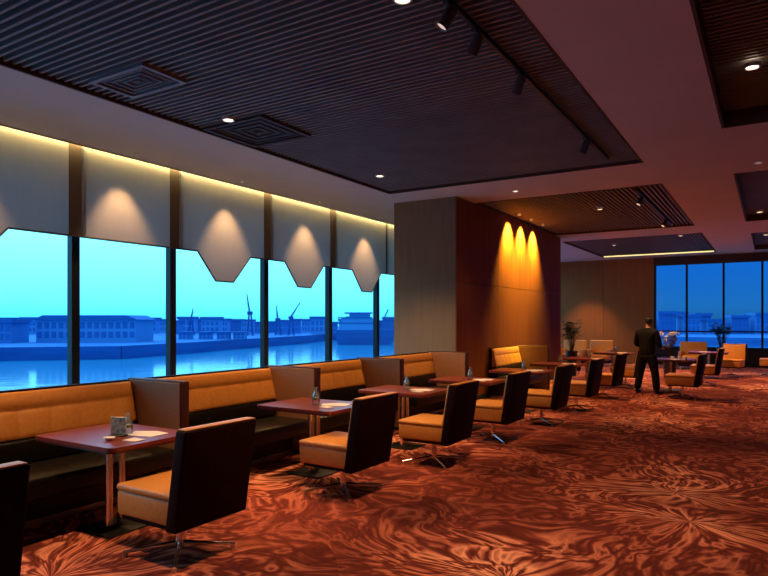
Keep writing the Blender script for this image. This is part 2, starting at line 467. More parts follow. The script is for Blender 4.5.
# scallop downlights just inside the blinds
for y, lab in [(3.6, 'leftmost'), (5.78, 'second'), (7.88, 'third'), (10.07, 'fourth'), (12.3, 'last')]:
    downlight(-7.74, y, ZC - .005, 'small recessed spot casting an arch on the %s blind along the window wall' % lab,
              155, 66, True, (1, .62, .30), (-.23, 0, -1), r=.035, blend=.75, group='small spots lighting the blinds')
# wall washers on the veneer wall
for y, lab in [(13.8, 'nearest'), (14.65, 'middle'), (15.55, 'farthest')]:
    downlight(-4.88, y, 4.07, 'small spot washing the veneer wall with yellow, %s of three' % lab, 2000, 80, False,
              (1, .68, .12), (-.5, 0, -1), r=.04, blend=1.0, group='spots washing the veneer wall')
# glow on the far brown panels
for x, y in [(-6.15, 24.45)]:
    downlight(x, y, ZC - .005, 'small downlight before the far brown panelled wall',
              420, 78, True, WARM, (0, .1, -4), r=.045)

# lighting tracks with spotlights
def track(x, y0, y1, label):
    bm = B(); box(bm, x - .018, x + .018, y0, y1, 4.04, 4.084, .003, 1)
    tag(obj('lighting_track', bm, M['black_metal']), label, 'lighting track', 'ceiling lighting tracks')
track(-2.06, 3.3, 9.7, 'dark lighting track along the large slatted recess')
track(-2.1, 12.2, 17.3, 'dark lighting track in the second slatted recess')
def spot(x, y, label, aim, energy=150, lit=True, size=55):
    t = thing('track_spotlight', label, 'spotlight', (x, y, 4.04), group='track spotlights')
    d = (Vector(aim) - Vector((x, y, 3.89))).normalized()
    q = d.to_track_quat('Z', 'Y').to_matrix().to_4x4()
    bm = B(); box(bm, -.02, .02, -.05, .05, -.03, 0); obj('adapter', bm, M['grey_metal'], t)
    bm = B(); tube(bm, (0, 0, -.03), (0, 0, -.09), .012); obj('stem', bm, M['grey_metal'], t)
    bm = B(); lathe(bm, [(.03, -.09), (.045, -.06), (.05, .09), (.044, .09), (.04, .07)], 20)
    bmesh.ops.transform(bm, matrix=Matrix.Translation((0, 0, -.11)) @ q, verts=bm.verts[:])
    h = obj('lamp_head', bm, M['grey_metal'], t)
    bm = B(); lathe(bm, [(.001, .072), (.041, .072), (.041, .078), (.001, .078)], 20)
    bmesh.ops.transform(bm, matrix=Matrix.Translation((0, 0, -.11)) @ q, verts=bm.verts[:])
    obj('lens', bm, M['lamp'] if lit else M['lamp_dim'], h)
    if energy:
        p = Vector((0, 0, -.11)) + d * .11
        lamp(t, 'spotlight_lamp', 'SPOT', energy, WARM, p, p + d, size, .8)
spot(-2.06, 4.25, 'dark track spotlight nearest the top edge of the picture', (-4.0, 3.3, .75), 230, False)
spot(-2.06, 4.78, 'dark track spotlight second along the large recess track', (-3.9, 5.2, .75), 230, False)
spot(-2.06, 5.82, 'brightly lit track spotlight on the large recess track', (-3.8, 6.9, .75), 230)
spot(-2.06, 8.35, 'track spotlight farthest along the large recess track', (-3.7, 8.8, .75), 230, False)
spot(-2.1, 12.7, 'track spotlight at the near end of the second recess track', (-3.6, 11.4, .75), 260, False)
spot(-2.1, 15.9, 'track spotlight at the far end of the second recess track', (-3.5, 14.5, .75), 260, False)
# small ceiling sensor
t = thing('smoke_detector', 'small dark round detector in the middle of the large slatted recess', 'smoke detector', (-4.45, 5.6, 4.2))
bm = B(); lathe(bm, [(.06, 0), (.06, -.03), (.045, -.055), (.001, -.06)][::-1] + [(.001, 0.001)], 20); obj('housing', bm, M['grey_metal'], t)
bm = B(); lathe(bm, [(.075, .0), (.075, .015), (.001, .015)], 20); obj('base_plate', bm, M['grey_metal'], t)

# ------------------------------------------------------------------ booths
def bench(y0, y1, xb, label, end=True):
    """booth bench: back along the y direction at x = xb, an end panel at y1; opens towards +x"""
    L = y1 - y0; d = .78
    t = thing('booth_bench', label, 'booth bench', (xb, y0, 0), group='tan booth benches with end panels')
    bm = B(); box(bm, .06, .46, .02, L - .02, .05, .28); obj('plinth', bm, M['black_metal'], t)
    bm = B(); box(bm, .03, .475, .0, L, 0, .05); obj('kick_strip', bm, M['steel'], t)
    bm = B(); box(bm, .1, d, .01, L - .01, .28, .45, .035, 3); s = obj('seat', bm, M['seat_black'], t)
    bm = B()
    prism(bm, [(0, .05), (.07, .05), (.07, 1.0), (.045, 1.06), (0, 1.06)], 'y', 0, L); obj('back_shell', bm, M['shell'], t)
    # black lower back
    bm = B(); box(bm, .07, .2, .01, L - .01, .45, .66, .03, 3); obj('lumbar_pad', bm, M['seat_black'], t)
    # tufted tan back: grid with channels
    bm = B(); nu = max(8, int(L / .018)); nv = 26; n_ch = max(3, round(L / .27)); z0, z1 = .665, 1.045
    g = []
    for i in range(nu + 1):
        col = []
        u = i / nu
        for j in range(nv + 1):
            v = j / nv
            lean = .185 - .105 * v
            if v < .62:
                pc = abs(math.sin(PI * u * n_ch)) ** .25; pv = abs(math.sin(PI * v / .62)) ** .2
                puff = .020 * pc * pv
            else:
                w = (v - .62) / .38
                puff = .022 * abs(math.sin(PI * min(1, w * .98 + .01))) ** .4
            ends = min(1, min(u, 1 - u) * L / .03)
            col.append(bm.verts.new((lean + puff * ends ** .5, .008 + u * (L - .016), z0 + (z1 - z0) * v)))
        g.append(col)
    for i in range(nu):
        for j in range(nv):
            bm.faces.new((g[i][j], g[i + 1][j], g[i + 1][j + 1], g[i][j + 1]))
    # close behind
    bk = [[bm.verts.new((.07, .008 + u * (L - .016), z)) for z in (z0, z1)] for u in (0, 1)]
    bm.faces.new([g[i][nv] for i in range(nu + 1)] + [bk[1][1], bk[0][1]])
    bm.faces.new([g[i][0] for i in range(nu + 1)][::-1] + [bk[0][0], bk[1][0]])
    bm.faces.new(g[0] + [bk[0][1], bk[0][0]]); bm.faces.new(g[nu][::-1] + [bk[1][0], bk[1][1]])
    obj('backrest', bm, M['tan'], t, sharp=50)
    if end:
        bm = B(); box(bm, .0, d + .0, L, L + .012, .05, 1.06, .004, 1); ep = obj('end_panel', bm, M['tan_vinyl'], t)
        bm = B(); box(bm, 0, d + .03, L + .0125, L + .1, .05, 1.075, .012, 2); obj('end_panel_frame', bm, M['panel_edge'], ep)
        bm = B(); box(bm, .01, d + .01, L + .012, L + .098, 0.0, .05); obj('end_kick', bm, M['black_metal'], ep)
    return t

XB = -5.50
BEN = [(1.98, 3.98, XB, 'tan tufted booth bench nearest the viewer, at the lower left below the windows'),
       (4.10, 6.02, XB, 'second tan booth bench from the viewer, behind the nearest brown end panel'),
       (6.14, 8.08, XB, 'third tan booth bench from the viewer, below the drooping blinds'),
       (8.6, 10.45, XB, 'tan booth bench in front of the taupe column'),
       (12.55, 14.15, -5.12, 'tan booth bench against the dark veneer wall')]
for y0, y1, xb, lab in BEN:
    bench(y0, y1, xb, lab)

# ------------------------------------------------------------------ tables
def make_table(label):
    t = thing('cafe_table', label, 'table', group='mahogany cafe tables along the booths')
    bm = B(); a, b, r = .5, .385, .06; pts = []
    for cx, cy, a0 in ((a - r, b - r, 0), (-a + r, b - r, 90), (-a + r, -b + r, 180), (a - r, -b + r, 270)):
        for k in range(7):
            an = math.radians(a0 + 15 * k); pts.append((cx + r * math.cos(an), cy + r * math.sin(an)))
    prism(bm, pts, 'z', .715, .745); obj('table_top', bm, M['table'], t)
    bm = B(); pts2 = [(x * .992, y * .99) for x, y in pts]; prism(bm, pts2, 'z', .7, .7145); obj('edging', bm, M['table_edge'], t)
    for s in (-1, 1):
        bm = B(); tube(bm, (0, s * .055, .02), (0, s * .055, .69), .03, seg=20); obj('column', bm, M['chrome'], t)
    bm = B(); box(bm, -.2, .2, -.16, .16, .685, .7); obj('mounting_plate', bm, M['black_metal'], t)
    bm = B(); box(bm, -.21, .21, -.2, .2, 0, .016, .007, 2); obj('base_plate', bm, M['black_metal'], t)
    return t
TAB = [(-4.45, 3.12, 'mahogany cafe table nearest the viewer, beside the big foreground chair'),
       (-4.2, 5.36, 'second mahogany cafe table from the viewer, with a clear vase and white paper'),
       (-4.08, 7.12, 'third mahogany cafe table from the viewer, by the third booth bench'),
       (-3.95, 8.85, 'cafe table in front of the booth bench at the taupe column'),
       (-3.85, 11.0, 'cafe table with white papers before the start of the veneer wall'),
       (-3.8, 13.1, 'cafe table in front of the booth against the veneer wall'),
       (-3.75, 15.4, 'cafe table just past the veneer wall booth'),
       (-3.75, 18.4, 'farthest cafe table of the long row by the wall'),
       (-2.0, 16.1, 'dark cafe table with white tableware beside the standing person'),
       (-1.5, 20.2, 'dark cafe table near the far windows, right of the standing person')]
t0 = make_table(TAB[0][2]); t0.location = (TAB[0][0], TAB[0][1], 0)
for x, y, lab in TAB[1:]:
    dup(t0, (x, y, 0), 0, lab)

# tableware
def make_vase(label):
    t = thing('bottle_vase', label, 'vase', group='clear glass vases on the tables')
    bm = B(); lathe(bm, [(.001, 0), (.034, 0), (.038, .02), (.038, .075), (.03, .105), (.016, .13), (.014, .155), (.019, .165), (.016, .166), (.011, .155), (.011, .13), (.026, .1), (.034, .075), (.034, .05), (.001, .05)], 20)
    obj('glass_body', bm, M['glass'], t)
    bm = B(); lathe(bm, [(.001, .052), (.033, .052), (.033, .074), (.001, .078)], 16); obj('filling', bm, M['flower_yellow'], t)
    return t
def make_paper(label):
    bm = B(); prism(bm, [(-.15, -.1), (.13, -.12), (.16, .06), (.02, .12), (-.14, .07)], 'z', 0, .003)
    return tag(obj('paper_sheet', bm, M['white_paper']), label, 'paper', 'white papers on the tables')
def make_napkin(label):
    bm = B(); prism(bm, [(-.07, -.05), (.06, -.06), (.08, .03), (-.05, .055)], 'z', 0, .006)
    bmesh.ops.bevel(bm, geom=bm.edges[:], offset=.002, segments=1, affect='EDGES')
    return tag(obj('napkin', bm, M['white_paper']), label, 'napkin', 'folded white napkins on the tables')
names = ['nearest mahogany table', 'second mahogany table from the viewer', 'third mahogany table from the viewer',
         'table by the taupe column', 'table at the start of the veneer wall', 'table before the veneer wall booth',
         'table past the veneer wall booth', 'farthest table of the long row']
ZT = .7455
v0 = make_vase('clear glass vase with yellow filling on the ' + names[0]); p0 = make_paper('x'); n0 = make_napkin('x')
for i, (x, y, lab) in enumerate(TAB[:8]):
    v = v0 if i == 0 else dup(v0, (0, 0, 0), 0, '')
    v.location = (x + .06, y - .05, ZT) if i else (-4.36, 3.17, ZT); v['label'] = 'clear glass vase with yellow filling on the ' + names[i]
    if i:
        v.scale = (1.1, 1.1, 1.15)
    p = p0 if i == 0 else p0.copy()
    if i: COL.objects.link(p)
    p.location = (x + .22, y + .08, ZT) if i else (-4.24, 3.25, ZT); p.rotation_euler.z = .3 + .2 * math.sin(i * 2.1); p['label'] = 'white paper sheet lying on the ' + names[i]
    n = n0 if i == 0 else n0.copy()
    if i: COL.objects.link(n)
    n.location = (x + .27, y - .13, ZT) if i else (-4.09, 3.03, ZT); n.rotation_euler.z = .2 * math.cos(i * 1.7); n['label'] = 'folded white napkin on the ' + names[i]
# menu stand and cup on the nearest table
t = thing('menu_stand', 'small blue and grey picture card in a clear stand on the nearest table', 'menu stand', (-4.34, 3.07, ZT), .45)
bm = B(); box(bm, -.062, .062, -.006, .006, .012, .15, .003, 1); obj('card', bm, M['sign_blue'], t)
bm = B(); box(bm, -.065, .065, -.03, .03, 0, .012, .003, 1); obj('stand_base', bm, M['black_metal'], t)
t = thing('sugar_dish', 'small white dish beside the vase on the nearest table', 'dish', (-4.25, 2.93, ZT))
bm = B(); lathe(bm, [(.001, 0), (.022, 0), (.045, .022), (.042, .022), (.02, .006), (.001, .006)], 20); obj('bowl', bm, M['porcelain'], t)
bm = B(); box(bm, -.02, .02, -.012, .012, .007, .02, .004, 2); obj('sugar_packet', bm, M['white_paper'], t)
# tableware on the table near the person
def make_cup(label):
    t = thing('cup', label, 'cup', group='white cups on the far table')
    bm = B(); lathe(bm, [(.001, 0), (.025, 0), (.042, .07), (.038, .07), (.022, .008), (.001, .008)], 18); obj('cup_body', bm, M['porcelain'], t)
    bm = B()
    for k in range(6):
        a0, a1 = -1.2 + k * .4, -1.2 + (k + 1) * .4
        tube(bm, (.035 + .022 * math.cos(a0), 0, .037 + .02 * math.sin(a0)), (.035 + .022 * math.cos(a1), 0, .037 + .02 * math.sin(a1)), .005, seg=6)
    obj('handle', bm, M['porcelain'], t)
    return t
c0 = make_cup('white cup on the far table, nearest the standing person'); c0.location = (-1.95, 15.95, ZT)
dup(c0, (-1.8, 16.05, ZT), 1, 'white cup in the middle of the far table beside the person')
dup(c0, (-1.66, 15.9, ZT), 2, 'white cup at the right end of the far table beside the person')
q = p0.copy(); COL.objects.link(q); q.location = (-1.85, 15.85, ZT); q.rotation_euler.z = 1; q['label'] = 'white paper lying among cups on the far table beside the person'
q = p0.copy(); COL.objects.link(q); q.location = (-1.6, 20.1, ZT); q.rotation_euler.z = .4; q['label'] = 'white paper on the dark table near the far windows'

# ------------------------------------------------------------------ swivel chairs
def make_chair(label):
    """faces +x in its own frame; the star base is under the origin"""
    t = thing('swivel_chair', label, 'chair', group='tan and maroon swivel chairs')
    bm = B(); box(bm, -.26, .31, -.29, .29, .30, .47, .02, 3); s = obj('seat', bm, M['tan'], t)
    bm = B(); box(bm, -.26, .315, -.295, .295, .466, .515, .02, 3); obj('seat_cushion', bm, M['tan'], s)
    bm = B(); box(bm, -.25, .26, -.28, .28, .275, .30); obj('seat_pan', bm, M['shell'], s)
    # slightly raked back: maroon shell outside, tan pad inside and over the top edge
    def slab(xa, xb, y, z0, z1, bev):
        bm = B(); box(bm, xa, xb, -y, y, z0, z1, bev, 3)
        for v in bm.verts:
            v.co.x -= (v.co.z - .30) * .16
        return bm
    bk = obj('backrest', slab(-.335, -.235, .32, .275, .945, .014), M['shell'], t)
    obj('back_pad', slab(-.2345, -.21, .295, .47, .935, .010), M['tan'], bk)
    obj('top_edge', slab(-.328, -.242, .308, .9455, .955, .004), M['tan'], bk)
    bm = B(); tube(bm, (0, 0, .05), (0, 0, .2), .03, seg=18); tube(bm, (0, 0, .2), (0, 0, .275), .02, seg=16); obj('column', bm, M['chrome'], t)
    bm = B(); box(bm, -.11, .11, -.09, .09, .262, .275); obj('swivel_plate', bm, M['black_metal'], t)
    for k in range(4):
        a = PI / 4 + k * PI / 2; c, s_ = math.cos(a), math.sin(a)
        bm = B(); tube(bm, (c * .02, s_ * .02, .075), (c * .38, s_ * .38, .032), .017, .011, seg=10)
        lg = obj('leg', bm, M['chrome'], t)
        bm = B(); tube(bm, (c * .365, s_ * .365, 0), (c * .365, s_ * .365, .026), .017, seg=12); obj('glide', bm, M['steel'], lg)
    return t
CH = [(-3.52, 1.38, PI, 'swivel chair cut off at the lower left corner of the picture'),
      (-3.57, 3.02, PI, 'large foreground swivel chair with dark maroon back and tan seat'),
      (-3.50, 4.92, PI, 'second tan and maroon swivel chair, behind the large foreground chair'),
      (-3.32, 6.48, PI, 'third tan and maroon swivel chair along the booth row'),
      (-3.26, 8.15, PI, 'fourth swivel chair along the row, in line with the taupe column'),
      (-3.12, 9.85, PI, 'fifth swivel chair along the row, beside the start of the veneer wall'),
      (-3.06, 11.75, PI, 'sixth swivel chair along the row, before the veneer wall booth'),
      (-3.05, 13.9, PI, 'seventh swivel chair along the row, left of the standing person'),
      (-3.02, 16.2, PI, 'eighth swivel chair, the last tan seat left of the standing person'),
      (-1.57, 14.6, PI, 'swivel chair with dark back just right of the standing person'),
      (-1.42, 17.9, PI, 'dark-backed swivel chair behind the one beside the standing person'),
      (-.95, 20.9, -PI / 2 - .15, 'tan-fronted swivel chair by the far windows, facing the viewer'),
      (.05, 21.9, PI, 'swivel chair cut by the right edge of the picture near the windows')]
ch0 = make_chair(CH[0][3]); ch0.location = (CH[0][0], CH[0][1], 0); ch0.rotation_euler.z = CH[0][2]
for x, y, rz, lab in CH[1:]:
    dup(ch0, (x, y, 0), rz + random.uniform(-.02, .02), lab)

# armchairs at the far wall (tan block armchairs)
def make_armchair(label):
    t = thing('armchair', label, 'armchair', group='tan armchairs at the far wall')
    bm = B(); box(bm, -.40, .40, -.36, .36, .10, .30, .02, 2); obj('frame', bm, M['shell'], t)
    bm = B(); box(bm, -.3, .30, -.38, .2, .302, .46, .035, 3); obj('seat', bm, M['tan'], t)
    bm = B(); box(bm, -.42, .42, .2, .36, .302, .92, .04, 3); obj('backrest', bm, M['tan'], t)
    for s in (-1, 1):
        bm = B(); box(bm, s * .36 - .055, s * .36 + .055, -.36, .198, .302, .60, .03, 3); obj('armrest', bm, M['tan_vinyl'], t)
        for q_ in (-1, 1):
            bm = B(); tube(bm, (s * .34, q_ * .3, 0), (s * .34, q_ * .3, .1), .02); obj('leg', bm, M['steel'], t)
    return t
a0 = make_armchair('tan armchair in front of the far brown wall, right of the plant'); a0.location = (-6.15, 23.2, 0)
dup(a0, (-5.3, 23.7, 0), 0, 'tan armchair in front of the far brown wall at its panel seam')
dup(a0, (-2.25, 23.7, 0), 0, 'wide tan armchair below the far windows right of the person')
dup(a0, (-5.45, 19.7, 0), PI / 2 + .5, 'tan armchair left of the tall leafy plant by the wall corner')

# ------------------------------------------------------------------ plants
def plant(loc, h_pot, r_pot, h, spread, n, label, name='potted_plant', bloom=False, leafsize=.12):
    t = thing(name, label, 'plant', loc)
    rnd = random.Random(int(h * 1000) + n)
    bm = B(); lathe(bm, [(.001, 0), (r_pot * .75, 0), (r_pot, h_pot), (r_pot * .9, h_pot), (r_pot * .85, h_pot - .03), (.001, h_pot - .03)], 20)
    obj('planter', bm, M['pot'], t)
    bm = B(); lathe(bm, [(.001, h_pot - .029), (r_pot * .84, h_pot - .029), (.001, h_pot - .015)], 16); obj('soil', bm, M['soil'], t)
    bs, bl, bf = B(), B(), B()
    for k in range(n):
        a = rnd.uniform(0, 2 * PI); rr = spread * math.sqrt(rnd.random()); top = Vector((rr * math.cos(a), rr * math.sin(a), h - rnd.random() ** 1.5 * (h - h_pot) * .55))
        base = Vector((.15 * rr * math.cos(a), .15 * rr * math.sin(a), h_pot - .02)); mid = (base + top) / 2 + Vector((0, 0, .08))
        tube(bs, base, mid, .008, .006, 6); tube(bs, mid, top, .006, .003, 6)
        for j in range(6):
            f = .35 + .65 * j / 5
            p = mid.lerp(top, f); aa = rnd.uniform(0, 2 * PI); L = leafsize * rnd.uniform(.7, 1.3); W = L * .32
            d = Vector((math.cos(aa), math.sin(aa), rnd.uniform(-.3, .6))).normalized(); sd = d.cross(Vector((0, 0, 1))).normalized(); up = sd.cross(d)
            v = [p, p + d * L * .4 + sd * W + up * .01, p + d * L - up * .02, p + d * L * .4 - sd * W + up * .01, p + d * L * .5 - up * .012]
            vv = [bl.verts.new(x) for x in v]
            for tri in ((0, 1, 4), (1, 2, 4), (2, 3, 4), (3, 0, 4)):
                bl.faces.new([vv[i] for i in tri])
        if bloom:
            for j in range(3):
                bmesh.ops.create_icosphere(bf, subdivisions=1, radius=rnd.uniform(.02, .035), matrix=Matrix.Translation(top + Vector((rnd.uniform(-.04, .04), rnd.uniform(-.04, .04), rnd.uniform(-.02, .05)))))
    obj('stems', bs, M['bark'], t); obj('leaves', bl, M['leaf'], t)
    if bloom:
        obj('blossoms', bf, M['petal'], t)
    else:
        bf.free()
    return t
plant((-5.0, 18.7, 0), .75, .17, 1.62, .26, 26, 'tall leafy plant in a dark planter at the end of the veneer wall', leafsize=.16)
plant((-1.45, 24.9, 0), .7, .16, 1.5, .34, 22, 'green leafy plant standing in front of the far windows', leafsize=.18)
plant((-2.45, 19.6, 0), .6, .2, 1.28, .3, 18, 'dark planter with pale blossoms behind the standing person', 'flowering_plant', True)

# ------------------------------------------------------------------ person
def skin(name, verts, edges, radii, m, parent, root=0, sub=2):
    me = bpy.data.meshes.new(name); me.from_pydata([Vector(v) for v in verts], edges, []); me.materials.append(m)
    o = link(bpy.data.objects.new(name, me), parent)
    md = o.modifiers.new('skin', 'SKIN'); md.use_smooth_shade = True
    for i, r in enumerate(radii):
        r = r if isinstance(r, tuple) else (r, r)
        me.skin_vertices[0].data[i].radius = r
    me.skin_vertices[0].data[root].use_root = True
    s = o.modifiers.new('sub', 'SUBSURF'); s.levels = sub; s.render_levels = sub
    return o

def person():
    # local frame: faces +y, 1.68 m tall, weight on both feet set apart
    t = thing('person', 'person in a dark suit standing with feet apart, back to the viewer, at a table', 'person', (-2.36, 15.12, 0), -.35)
    V, E, R = [], [], []
    def add(p, r, prev=None):
        V.append(p); R.append(r)
        if prev is not None: E.append((prev, len(V) - 1))
        return len(V) - 1
    pel = add((0, 0, .88), (.15, .11)); wa = add((0, .01, 1.04), (.135, .10), pel); ch = add((0, .02, 1.24), (.16, .115), wa)
    up = add((0, .015, 1.34), (.09, .07), ch); nk = add((0, .035, 1.44), .052, up); nk2 = add((.005, .055, 1.50), .052, nk)
    hd = add((.01, .075, 1.575), (.072, .088), nk2); hd2 = add((.01, .08, 1.63), (.062, .075), hd)
    nose = add((.012, .172, 1.56), .011, hd)
    for s in (-1, 1):
        add((.01 + s * .082, .07, 1.57), (.010, .02), hd)          # ears
    for s in (-1, 1):
        hip = add((s * .10, 0, .82), .095, pel); kn = add((s * .17, .02, .47), .062, hip); an = add((s * .225, -.01, .10), .042, kn)
        add((s * .24, .13, .04), .035, an)
        sh = add((s * .175, .0, 1.32), .05, up); el = add((s * .255, .02, 1.10), .047, sh)
        wr = add((s * .17 , .24, 1.02), .032, el); pm = add((s * .155, .32, 1.0), (.034, .022), wr)
        for k, dx in enumerate((-.027, -.009, .009, .027)):
            ln = (.062, .074, .07, .052)[k]
            f1 = add((s * .155 + dx, .36, .998), .0095, pm); f2 = add((s * .155 + dx, .36 + ln * .55, .985), .0085, f1); add((s * .155 + dx, .36 + ln * .8, .96), .0075, f2)
        t1 = add((s * .155 - s * .045, .30, 1.0), .010, wr); add((s * .155 - s * .058, .345, .99), .008, t1)
    body = skin('body', V, E, R, M['skin'], t)
    # jacket
    V, E, R = [], [], []
    pel = add((0, 0, .76), (.205, .16)); wa = add((0, .005, 1.0), (.175, .14), pel); ch = add((0, .015, 1.2), (.19, .15), wa); up = add((0, .01, 1.355), (.145, .13), ch)
    add((0, .022, 1.445), (.085, .085), up)
    for s in (-1, 1):
        sh = add((s * .195, .0, 1.335), .085, up); el = add((s * .265, .015, 1.08), .066, sh); add((s * .18, .225, 1.025), .05, el)
    skin('jacket', V, E, R, M['suit'], t)
    V, E, R = [], [], []
    pel = add((0, 0, .90), (.14, .11))
    for s in (-1, 1):
        hip = add((s * .10, 0, .80), .12, pel); kn = add((s * .17, .02, .47), .088, hip); add((s * .225, -.01, .07), .075, kn)
    skin('trousers', V, E, R, M['suit'], t)
    for s in (-1, 1):
        V, E, R = [], [], []
        a = add((s * .225, -.05, .047), (.042, .042)); b = add((s * .235, .05, .047), (.046, .04), a); add((s * .25, .17, .036), (.04, .03), b)
        skin('shoe', V, E, R, M['shoe'], t)
    V, E, R = [], [], []
    a = add((.006, .03, 1.50), (.066, .045)); b = add((.01, .035, 1.59), (.098, .078), a); add((.01, .07, 1.65), (.09, .095), b)
    skin('hair', V, E, R, M['hair'], t)
    bm = B()
    for s in (-1, 1):
        bmesh.ops.create_uvsphere(bm, u_segments=10, v_segments=8, radius=.011, matrix=Matrix.Translation((.01 + s * .03, .152, 1.59)))
    obj('eyes', bm, M['porcelain'], t)
    bm = B(); box(bm, -.018, .038, .150, .158, 1.52, 1.53, .003, 2); obj('mouth', bm, M['skin'], t)
    t.scale = (1.04, 1.04, 1.03)
person()

# ------------------------------------------------------------------ outside: harbour at dusk
WZ = -9.0
def water_mat():
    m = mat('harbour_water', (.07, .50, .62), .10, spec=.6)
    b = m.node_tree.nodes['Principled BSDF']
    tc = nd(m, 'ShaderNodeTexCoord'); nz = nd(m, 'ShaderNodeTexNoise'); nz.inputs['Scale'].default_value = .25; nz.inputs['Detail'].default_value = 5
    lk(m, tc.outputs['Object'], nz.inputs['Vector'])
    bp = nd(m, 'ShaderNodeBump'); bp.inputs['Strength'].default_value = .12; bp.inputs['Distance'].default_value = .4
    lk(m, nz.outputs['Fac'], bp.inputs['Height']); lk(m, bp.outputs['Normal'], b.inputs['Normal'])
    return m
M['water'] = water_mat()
M['land'] = noisy(mat('quay_land', rough=.9), (.05, .22, .42), (.09, .30, .55), (.08, .08, .3), 5)  # distance haze put into the blue base colours of land, quay and buildings
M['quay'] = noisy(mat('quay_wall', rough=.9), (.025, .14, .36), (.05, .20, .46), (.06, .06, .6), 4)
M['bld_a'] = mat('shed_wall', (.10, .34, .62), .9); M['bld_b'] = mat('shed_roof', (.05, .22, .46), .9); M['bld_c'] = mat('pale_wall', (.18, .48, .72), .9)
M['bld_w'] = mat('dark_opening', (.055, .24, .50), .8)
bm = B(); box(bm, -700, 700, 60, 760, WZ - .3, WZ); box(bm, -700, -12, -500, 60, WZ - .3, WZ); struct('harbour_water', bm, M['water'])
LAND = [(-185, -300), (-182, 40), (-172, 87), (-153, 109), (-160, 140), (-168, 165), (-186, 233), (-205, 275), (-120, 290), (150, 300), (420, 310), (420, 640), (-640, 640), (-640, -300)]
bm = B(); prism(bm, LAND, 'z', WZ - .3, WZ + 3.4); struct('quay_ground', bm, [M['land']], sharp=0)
bm = B()
for (xa, ya), (xb, yb) in zip(LAND[:11], LAND[1:11]):
    d = Vector((xb - xa, yb - ya, 0)); nrm = Vector((d.y, -d.x, 0)).normalized()
    if nrm.dot(Vector((-xa, 100 - ya, 0))) < 0: nrm = -nrm
    c = [Vector((xa, ya, 0)), Vector((xb, yb, 0)), Vector((xb, yb, 0)) + nrm * .5, Vector((xa, ya, 0)) + nrm * .5]
    prism(bm, [(p.x, p.y) for p in c], 'z', WZ - .2, WZ + 3.6)
struct('quay_edge', bm, M['quay'], sharp=0)
ZG = WZ + 3.4

def building(cx, cy, w, d, h, label, name='harbour_building', wall='bld_a', rot=0., roof='flat', bays=10, group=None):
    t = thing(name, label, 'building', (cx, cy, ZG), rot, group)
    bm = B(); box(bm, -w / 2, w / 2, -d / 2, d / 2, 0, h * .86); obj('walls', bm, M[wall], t)
    bm = B()
    if roof == 'flat':
        box(bm, -w / 2 - .6, w / 2 + .6, -d / 2 - .6, d / 2 + .6, h * .86, h)
    else:
        prism(bm, [(-w / 2 - .8, h * .84), (w / 2 + .8, h * .84), (w / 2 - w * .08, h), (-w / 2 + w * .08, h)], 'y', -d / 2 - .8, d / 2 + .8)
    obj('roof', bm, M['bld_b'], t)
    bm = B(); s = w / bays
    for k in range(bays):
        for zz in (.18, .52):
            box(bm, -w / 2 + s * (k + .2), -w / 2 + s * (k + .8), -d / 2 - .12, -d / 2, h * zz, h * (zz + .22))
    obj('window_openings', bm, M['bld_w'], t)
    return t
def at(u, depth):
    xc = (u - 384) / 625
    return (depth * (-.5255 + .8508 * xc), depth * (.8508 + .5255 * xc))
RV = math.atan2(.5255, .8508)
x, y = at(97, 215)
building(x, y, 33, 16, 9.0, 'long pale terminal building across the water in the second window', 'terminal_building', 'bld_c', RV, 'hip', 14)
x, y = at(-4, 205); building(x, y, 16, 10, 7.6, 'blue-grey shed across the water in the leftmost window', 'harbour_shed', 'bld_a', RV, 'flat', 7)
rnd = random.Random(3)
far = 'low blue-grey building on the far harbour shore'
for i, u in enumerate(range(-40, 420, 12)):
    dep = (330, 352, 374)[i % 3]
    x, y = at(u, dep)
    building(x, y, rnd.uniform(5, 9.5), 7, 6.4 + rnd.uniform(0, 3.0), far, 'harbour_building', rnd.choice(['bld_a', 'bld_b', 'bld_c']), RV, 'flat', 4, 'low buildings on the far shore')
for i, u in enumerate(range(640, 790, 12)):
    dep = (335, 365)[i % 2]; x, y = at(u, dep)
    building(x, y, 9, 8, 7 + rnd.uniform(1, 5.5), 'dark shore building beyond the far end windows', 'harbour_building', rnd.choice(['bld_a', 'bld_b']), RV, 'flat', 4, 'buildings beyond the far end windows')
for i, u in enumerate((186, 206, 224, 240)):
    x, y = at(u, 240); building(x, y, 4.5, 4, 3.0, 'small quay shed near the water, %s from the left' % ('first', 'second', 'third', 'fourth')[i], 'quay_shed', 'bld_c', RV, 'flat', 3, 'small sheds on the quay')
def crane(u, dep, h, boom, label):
    x, y = at(u, dep)
    t = thing('harbour_crane', label, 'crane', (x, y, ZG), RV, 'harbour cranes')
    bm = B()
    for s in (-1, 1):
        for q_ in (-1, 1):
            tube(bm, (s * 1.3, q_ * 1.3, 0), (s * .5, q_ * .5, h * .5), .28, seg=6)
    obj('gantry', bm, M['quay'], t)
    bm = B(); box(bm, -1.1, 1.1, -1, 1, h * .5, h * .58); obj('cab', bm, M['quay'], t)
    bm = B(); tube(bm, (0, 0, h * .55), (boom, 0, h), .32, .2, 6); tube(bm, (-.6, 0, h * .55), (boom, 0, h), .12, .1, 6)
    for k in range(8):
        f = k / 8; tube(bm, (boom * f, 0, h * (.55 + .45 * f)), (-.6 + (boom + .6) * (f + .06), 0, h * (.55 + .45 * (f + .06))), .08, seg=5)
    obj('boom', bm, M['quay'], t)
    bm = B(); tube(bm, (boom * .97, 0, h * .97), (boom * .97, 0, h * .7), .06, seg=5); obj('hoist_cable', bm, M['quay'], t)
crane(250, 300, 20, -1.5, 'tall slender harbour crane left of a window mullion in the third window')
crane(291, 305, 16, 4.4, 'harbour crane with boom leaning right in the fourth window')
crane(278, 310, 14.5, -.8, 'short upright harbour crane left of the leaning one')
